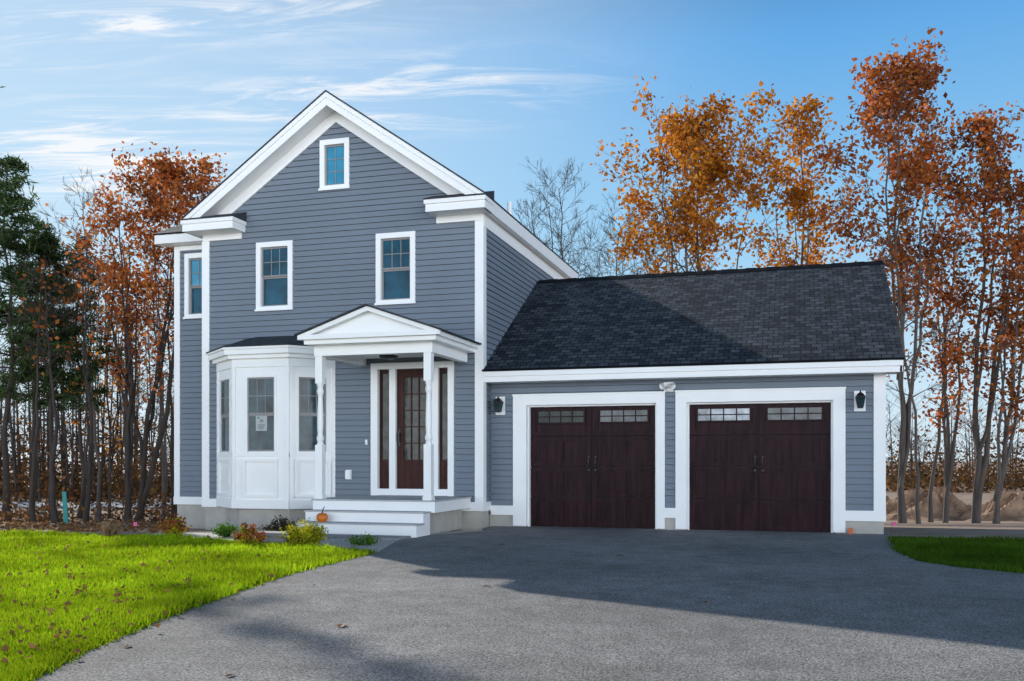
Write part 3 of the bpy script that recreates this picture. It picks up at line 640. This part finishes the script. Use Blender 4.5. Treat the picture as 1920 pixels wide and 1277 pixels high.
# ------------------------------------------------------------------ small plants and things
def shrub(name, label, cat, px, py, wpx, hpx, n, mat, ls, stems=10, upright=False, mat2=None):
    Z = CZ*F/(py-HY); x, y = W(px,Z); root = empty(name,(x,y,0)); tag(root,label,cat); R = wpx/F*Z/2; h = hpx/F*Z
    m = MB(); tips = []
    for i in range(stems):
        a = random.uniform(0,6.28); rr = R*math.sqrt(random.random())*1.0
        t = Vector((x+rr*math.cos(a), y+rr*math.sin(a), h*random.uniform(.55,.95)*(1-.5*(rr/R)**2))); b = Vector((x+rr*.2*math.cos(a),y+rr*.2*math.sin(a),-.01)); tips.append((b,t))
        m.tube([b,b.lerp(t,.5)+Vector((0,0,.02)),t],[.008,.006,.003],4)
    m.build('stems', BARK, root)
    if upright:
        B = np.array([tuple(b) for b,t in tips])[rng.integers(0,len(tips),n)]+rng.normal(0,R*.25,(n,3))*[1,1,0]
        d = rng.normal(0,.35,(n,3)); d[:,2] = 1; d /= np.linalg.norm(d,axis=1,keepdims=True); L = h*.9; C = B+d*L/2; V = leaf_verts(C,L,.012,d)
    else:
        idx = rng.integers(0,len(tips),n); f = rng.beta(2.0,1,n)[:,None]; b = np.array([tuple(q[0]) for q in tips])[idx]; t = np.array([tuple(q[1]) for q in tips])[idx]
        C = b+(t-b)*f+rng.normal(0,R*.14,(n,3))*[1,1,.7]; C[:,2] = np.maximum(C[:,2],.015); V = leaf_verts(C,ls,ls*.5)
    mesh_np('foliage', V, 4, mat, root)
    if mat2:
        k = int(n*.4); idx = rng.integers(0,len(tips),k); t = np.array([tuple(q[1]) for q in tips])[idx]; C = t+rng.normal(0,R*.16,(k,3)); tag(mesh_np('flowers', leaf_verts(C,ls,ls*.8), 4, mat2, root), kind='stuff')
shrub('shrub','bright yellow green shrub in front of the porch steps','shrub',573,1022,88,50,2200,YGREEN,.045,34)
shrub('shrub','small round green shrub under the bay window','shrub',424,1006,50,30,800,GREENL,.04,18)
shrub('flowering_plant','red and yellow mum at the left end of the gravel bed','plant',322,1008,54,46,600,YGREEN,.045,18,False,REDMUM)
shrub('flowering_plant','red and yellow mum between the green shrub and the stone slab','plant',467,1026,50,50,600,YGREEN,.045,18,False,REDMUM)
shrub('ornamental_grass','dry tan grass tuft at the edge of the lawn','plant',205,1008,38,34,160,DRYG,.05,8,True)
shrub('ornamental_grass','small dry grass tuft between the green shrub and the second mum','plant',448,1012,26,24,90,DRYG,.05,6,True)
shrub('shrub','dark purple leaved bush beside the porch steps','shrub',525,1004,66,42,800,DARKL,.045,22)
shrub('shrub','low dark sprawling shrub right of the yellow green shrub','shrub',678,1022,64,24,420,GREENL,.04,14)
m = MB(); x, y = G(516,1020); m.box(x-.24,x+.24,y-.12,y+.14,.0,.12); m.box(x-.28,x+.28,y-.15,y+.17,.12,.165); tag(m.build('stone_slab', STONE, o=(x,y,0)), 'low flat stone slab between the mum and the yellow green shrub', 'stone')
# pumpkin on the lower step
py_, pz = 13.32, .20; pxx = hx(604,py_); root = empty('pumpkin',(pxx,py_,pz)); tag(root,'small orange pumpkin sitting on the lower porch step','pumpkin')
PUMP = M('pumpkin_skin', (.60,.15,.01), .45, .2, 6); PSTEM = M('pumpkin_stem', (.08,.07,.03), .8, .2)
MB().lathe((pxx,py_,pz),[(.035,.002),(.07,.015),(.088,.05),(.09,.08),(.078,.115),(.05,.138),(.015,.132)],40,0,.05).build('body', PUMP, root, smooth=True)
MB().tube([(pxx,py_,pz+.12),(pxx+.005,py_,pz+.16),(pxx+.02,py_,pz+.21),(pxx+.045,py_,pz+.24)],[.016,.01,.008,.007],7).build('stem', PSTEM, root)
# stakes and flags
TEALP = M('teal_plastic', (.03,.28,.26), .6, .1); PINKP = M('pink_plastic', (.8,.12,.35), .6, .1); ORP = M('orange_plastic', (.6,.12,.03), .6, .1)
x, y = W(124,24); z = gz(24); m = MB(); m.prism([(x-.07+.0,z),(x+.07,z),(x+.0,z+.82),(x-.12,z+.82)],'y',y-.01,y+.01); tag(m.build('marker_stake', TEALP, o=(x,y,z)),'flat teal marker stake leaning among the left trees','stake')
for i,(px,Z,lab) in enumerate([(250,15.6,'tiny pink survey flag by the dry grass tuft'),(1672,15.6,'tiny pink survey flag beside the right lawn')]):
    x, y = W(px,Z); root = empty('survey_flag',(x,y,gz(Z))); tag(root,lab,'flag','survey flags'); z = gz(Z)
    MB().tube([(x,y,z),(x,y,z+.16)],[.004,.003],5).build('wire', BLACK, root); MB().box(x,x+.07,y-.002,y+.002,z+.10,z+.16).build('flag', PINKP, root)
x, y = hx(1595,15.8), 15.8; m = MB(); m.box(x-.03,x+.03,y-.03,y+.03,0,.10); tag(m.build('marker_block', ORP, o=(x,y,0)),'small orange block at the foot of the right garage door trim','block')
# fallen leaves on the driveway
DL = [(640,1176,.13,'largest curled brown leaf, in the lit middle of the driveway'),(240,1215,.08,'brown leaf on the driveway close to the lawn edge'),(128,1236,.07,'brown leaf at the lower left lawn edge of the driveway'),
      (432,1270,.07,'brown leaf at the very bottom of the picture'),(1162,1043,.10,'brown leaf in the shade before the left garage door'),(1321,1131,.10,'brown leaf in the shade in the middle of the driveway'),
      (912,1101,.07,'brown leaf near the notch of the house shadow'),(437,1126,.06,'small leaf on the driveway where the lawn edge bends'),(940,1022,.08,'brown leaf in the shade near the porch side'),(590,1098,.05,'tiny leaf on the driveway nearest the shrubs')]
BROWNL = M('brown_leaf', (.20,.085,.04), .8, .3, 20)
for px, py, sz, lab in DL:
    sz *= .7
    x, y = G(px,py); a = random.uniform(0,6.28); m = MB(); n = 14; ca, sa = math.cos(a), math.sin(a)
    ring = []
    for j in range(n):
        t = 2*math.pi*j/n; r = sz*(.55+.28*(j%2))*(1 if abs(math.sin(t)) < .7 else .7); u, v = r*math.cos(t), r*math.sin(t)*.8
        ring.append((x+u*ca-v*sa, y+u*sa+v*ca, .008+.55*abs(v)*(.6+.4*random.random())))
    m.add([(x,y,.009)]+ring, [(0,1+j,1+(j+1)%n) for j in range(n)]); tag(m.build('fallen_leaf', BROWNL, o=(x,y,.004)), lab, 'leaf', 'fallen leaves on the driveway')

# ------------------------------------------------------------------ light and camera
sd = Vector((-1.53,1.25,1)).normalized()
sun = bpy.data.lights.new('sun','SUN'); sun.energy = 5.0; sun.angle = math.radians(.5); sun.color = (1,.95,.87)
so = bpy.data.objects.new('sun', sun); COL.objects.link(so); so.rotation_euler = sd.to_track_quat('Z','Y').to_euler(); so.location = (-20,20,20)
w = bpy.data.worlds.new('World'); S.world = w; w.use_nodes = True; N = w.node_tree.nodes; L = w.node_tree.links; bg = N['Background']
STR = .12; bg.inputs['Strength'].default_value = STR
sky = N.new('ShaderNodeTexSky'); sky.sky_type = 'NISHITA'; sky.sun_disc = False; sky.sun_elevation = math.radians(26.8); sky.sun_rotation = math.atan2(-1.53,1.25)
sky.air_density = 1.0; sky.dust_density = .2; sky.ozone_density = 1.0
tc = N.new('ShaderNodeTexCoord'); sx = N.new('ShaderNodeSeparateXYZ'); L.new(tc.outputs['Generated'], sx.inputs[0])
def math_(op, a, b=None, c=None, clamp=False):
    n = N.new('ShaderNodeMath'); n.operation = op; n.use_clamp = clamp
    for i, q in enumerate((a,b,c)):
        if q is None: continue
        if isinstance(q,(int,float)): n.inputs[i].default_value = q
        else: L.new(q, n.inputs[i])
    return n.outputs[0]
def smooth(v, lo, hi, a=0., b=1.):
    r = N.new('ShaderNodeMapRange'); r.interpolation_type = 'SMOOTHSTEP'; r.inputs[1].default_value = lo; r.inputs[2].default_value = hi
    r.inputs[3].default_value = a; r.inputs[4].default_value = b; L.new(v, r.inputs[0]); return r.outputs[0]
def mixc(f, a, b):
    n = N.new('ShaderNodeMix'); n.data_type = 'RGBA'
    for key, q in (('Factor',f),('A',a),('B',b)):
        if isinstance(q,(int,float)): n.inputs[key].default_value = q
        elif isinstance(q,tuple): n.inputs[key].default_value = (*q,1)
        else: L.new(q, n.inputs[key])
    return n.outputs['Result']
# clear blue gradient from pale horizon to deep zenith, whiter towards the sun
ramp = N.new('ShaderNodeValToRGB'); e = ramp.color_ramp.elements
stops = [(0,(.70,.84,.95)),(.10,(.56,.78,.95)),(.24,(.29,.61,.91)),(.40,(.125,.41,.82)),(.52,(.03,.12,.30)),(1,(.008,.03,.09))]
while len(e) < len(stops): e.new(.5)
for i,(p,c) in enumerate(stops): e[i].position = p; e[i].color = (*c,1)
L.new(math_('MAXIMUM', sx.outputs[2], 0.0), ramp.inputs[0])
sundot = math_('ADD', math_('ADD', math_('MULTIPLY', sx.outputs[0], sd.x), math_('MULTIPLY', sx.outputs[1], sd.y)), math_('MULTIPLY', sx.outputs[2], sd.z))
grad = mixc(smooth(sundot, .68, 1.03, 0, .55), ramp.outputs[0], (.78,.92,.99))
gs = N.new('ShaderNodeVectorMath'); gs.operation = 'SCALE'; L.new(grad, gs.inputs[0]); gs.inputs['Scale'].default_value = 1/STR
base = mixc(.94, sky.outputs[0], gs.outputs[0])
zc = math_('ADD', math_('MAXIMUM', sx.outputs[2], .0), .12)
cbx = math_('DIVIDE', math_('ADD', math_('MULTIPLY', sx.outputs[0], c_), math_('MULTIPLY', sx.outputs[1], s_)), zc)
cby = math_('DIVIDE', math_('ADD', math_('MULTIPLY', sx.outputs[0], -s_), math_('MULTIPLY', sx.outputs[1], c_)), zc)
cb = N.new('ShaderNodeCombineXYZ'); L.new(cbx, cb.inputs[0]); L.new(cby, cb.inputs[1])
mp = N.new('ShaderNodeMapping'); mp.inputs['Rotation'].default_value = (0,0,math.radians(16)); mp.inputs['Scale'].default_value = (1.4,6.5,1); mp.inputs['Location'].default_value = (1.3,.4,0)
L.new(cb.outputs[0], mp.inputs[0])
n1 = N.new('ShaderNodeTexNoise'); n1.inputs['Scale'].default_value = 2.0; n1.inputs['Detail'].default_value = 11; n1.inputs['Roughness'].default_value = .67; n1.inputs['Distortion'].default_value = 1.1
L.new(mp.outputs[0], n1.inputs['Vector'])
streak = smooth(n1.outputs['Fac'], .42, .70)
def blob(x0,y0,sx_,sy_,amp):
    a = math_('MULTIPLY', math_('SUBTRACT', cbx, x0), 1/sx_); b = math_('MULTIPLY', math_('SUBTRACT', cby, y0), 1/sy_)
    q = math_('ADD', math_('MULTIPLY', a, a), math_('MULTIPLY', b, b)); return math_('MULTIPLY', math_('POWER', 2.718, math_('MULTIPLY', q, -1.0)), amp)
msk = None
for bl in [(-.62,1.66,.30,.06,1.5),(-.40,1.97,.30,.13,1.3),(-.05,1.87,.18,.09,.9),(-.98,2.2,.26,.22,2.2),(-.30,1.61,.22,.03,.7),(-1.0,1.77,.25,.03,.6)]:
    q = blob(*bl); msk = q if msk is None else math_('ADD', msk, q)
cov = math_('MULTIPLY', streak, msk, clamp=True)
cl = mixc(math_('MULTIPLY', cov, .94), base, (.95/STR,.97/STR,1.0/STR))
# added bright fill low in the unseen sky behind the camera, lifts the front walls
back = math_('ADD', math_('MULTIPLY', sx.outputs[0], .42), math_('MULTIPLY', sx.outputs[1], -.91))
n2 = N.new('ShaderNodeTexNoise'); n2.inputs['Scale'].default_value = 4; n2.inputs['Detail'].default_value = 6; L.new(tc.outputs['Generated'], n2.inputs['Vector'])
fill_band = math_('MULTIPLY', math_('MULTIPLY', smooth(back, .15, .7), smooth(sx.outputs[2], .36, .05)), smooth(n2.outputs['Fac'], .3, .6, .45, 1), clamp=True)
fin = mixc(fill_band, cl, (5.9/STR,6.25/STR,6.7/STR))
L.new(fin, bg.inputs['Color'])
cam = bpy.data.cameras.new('camera'); co = bpy.data.objects.new('camera', cam); COL.objects.link(co); S.camera = co
co.location = (0,0,CZ); co.rotation_euler = (math.radians(90),0,TH); cam.sensor_fit = 'HORIZONTAL'; cam.sensor_width = 36; cam.lens = F/1920*36
cam.shift_y = (HY-638.5)/1920; cam.clip_end = 5000
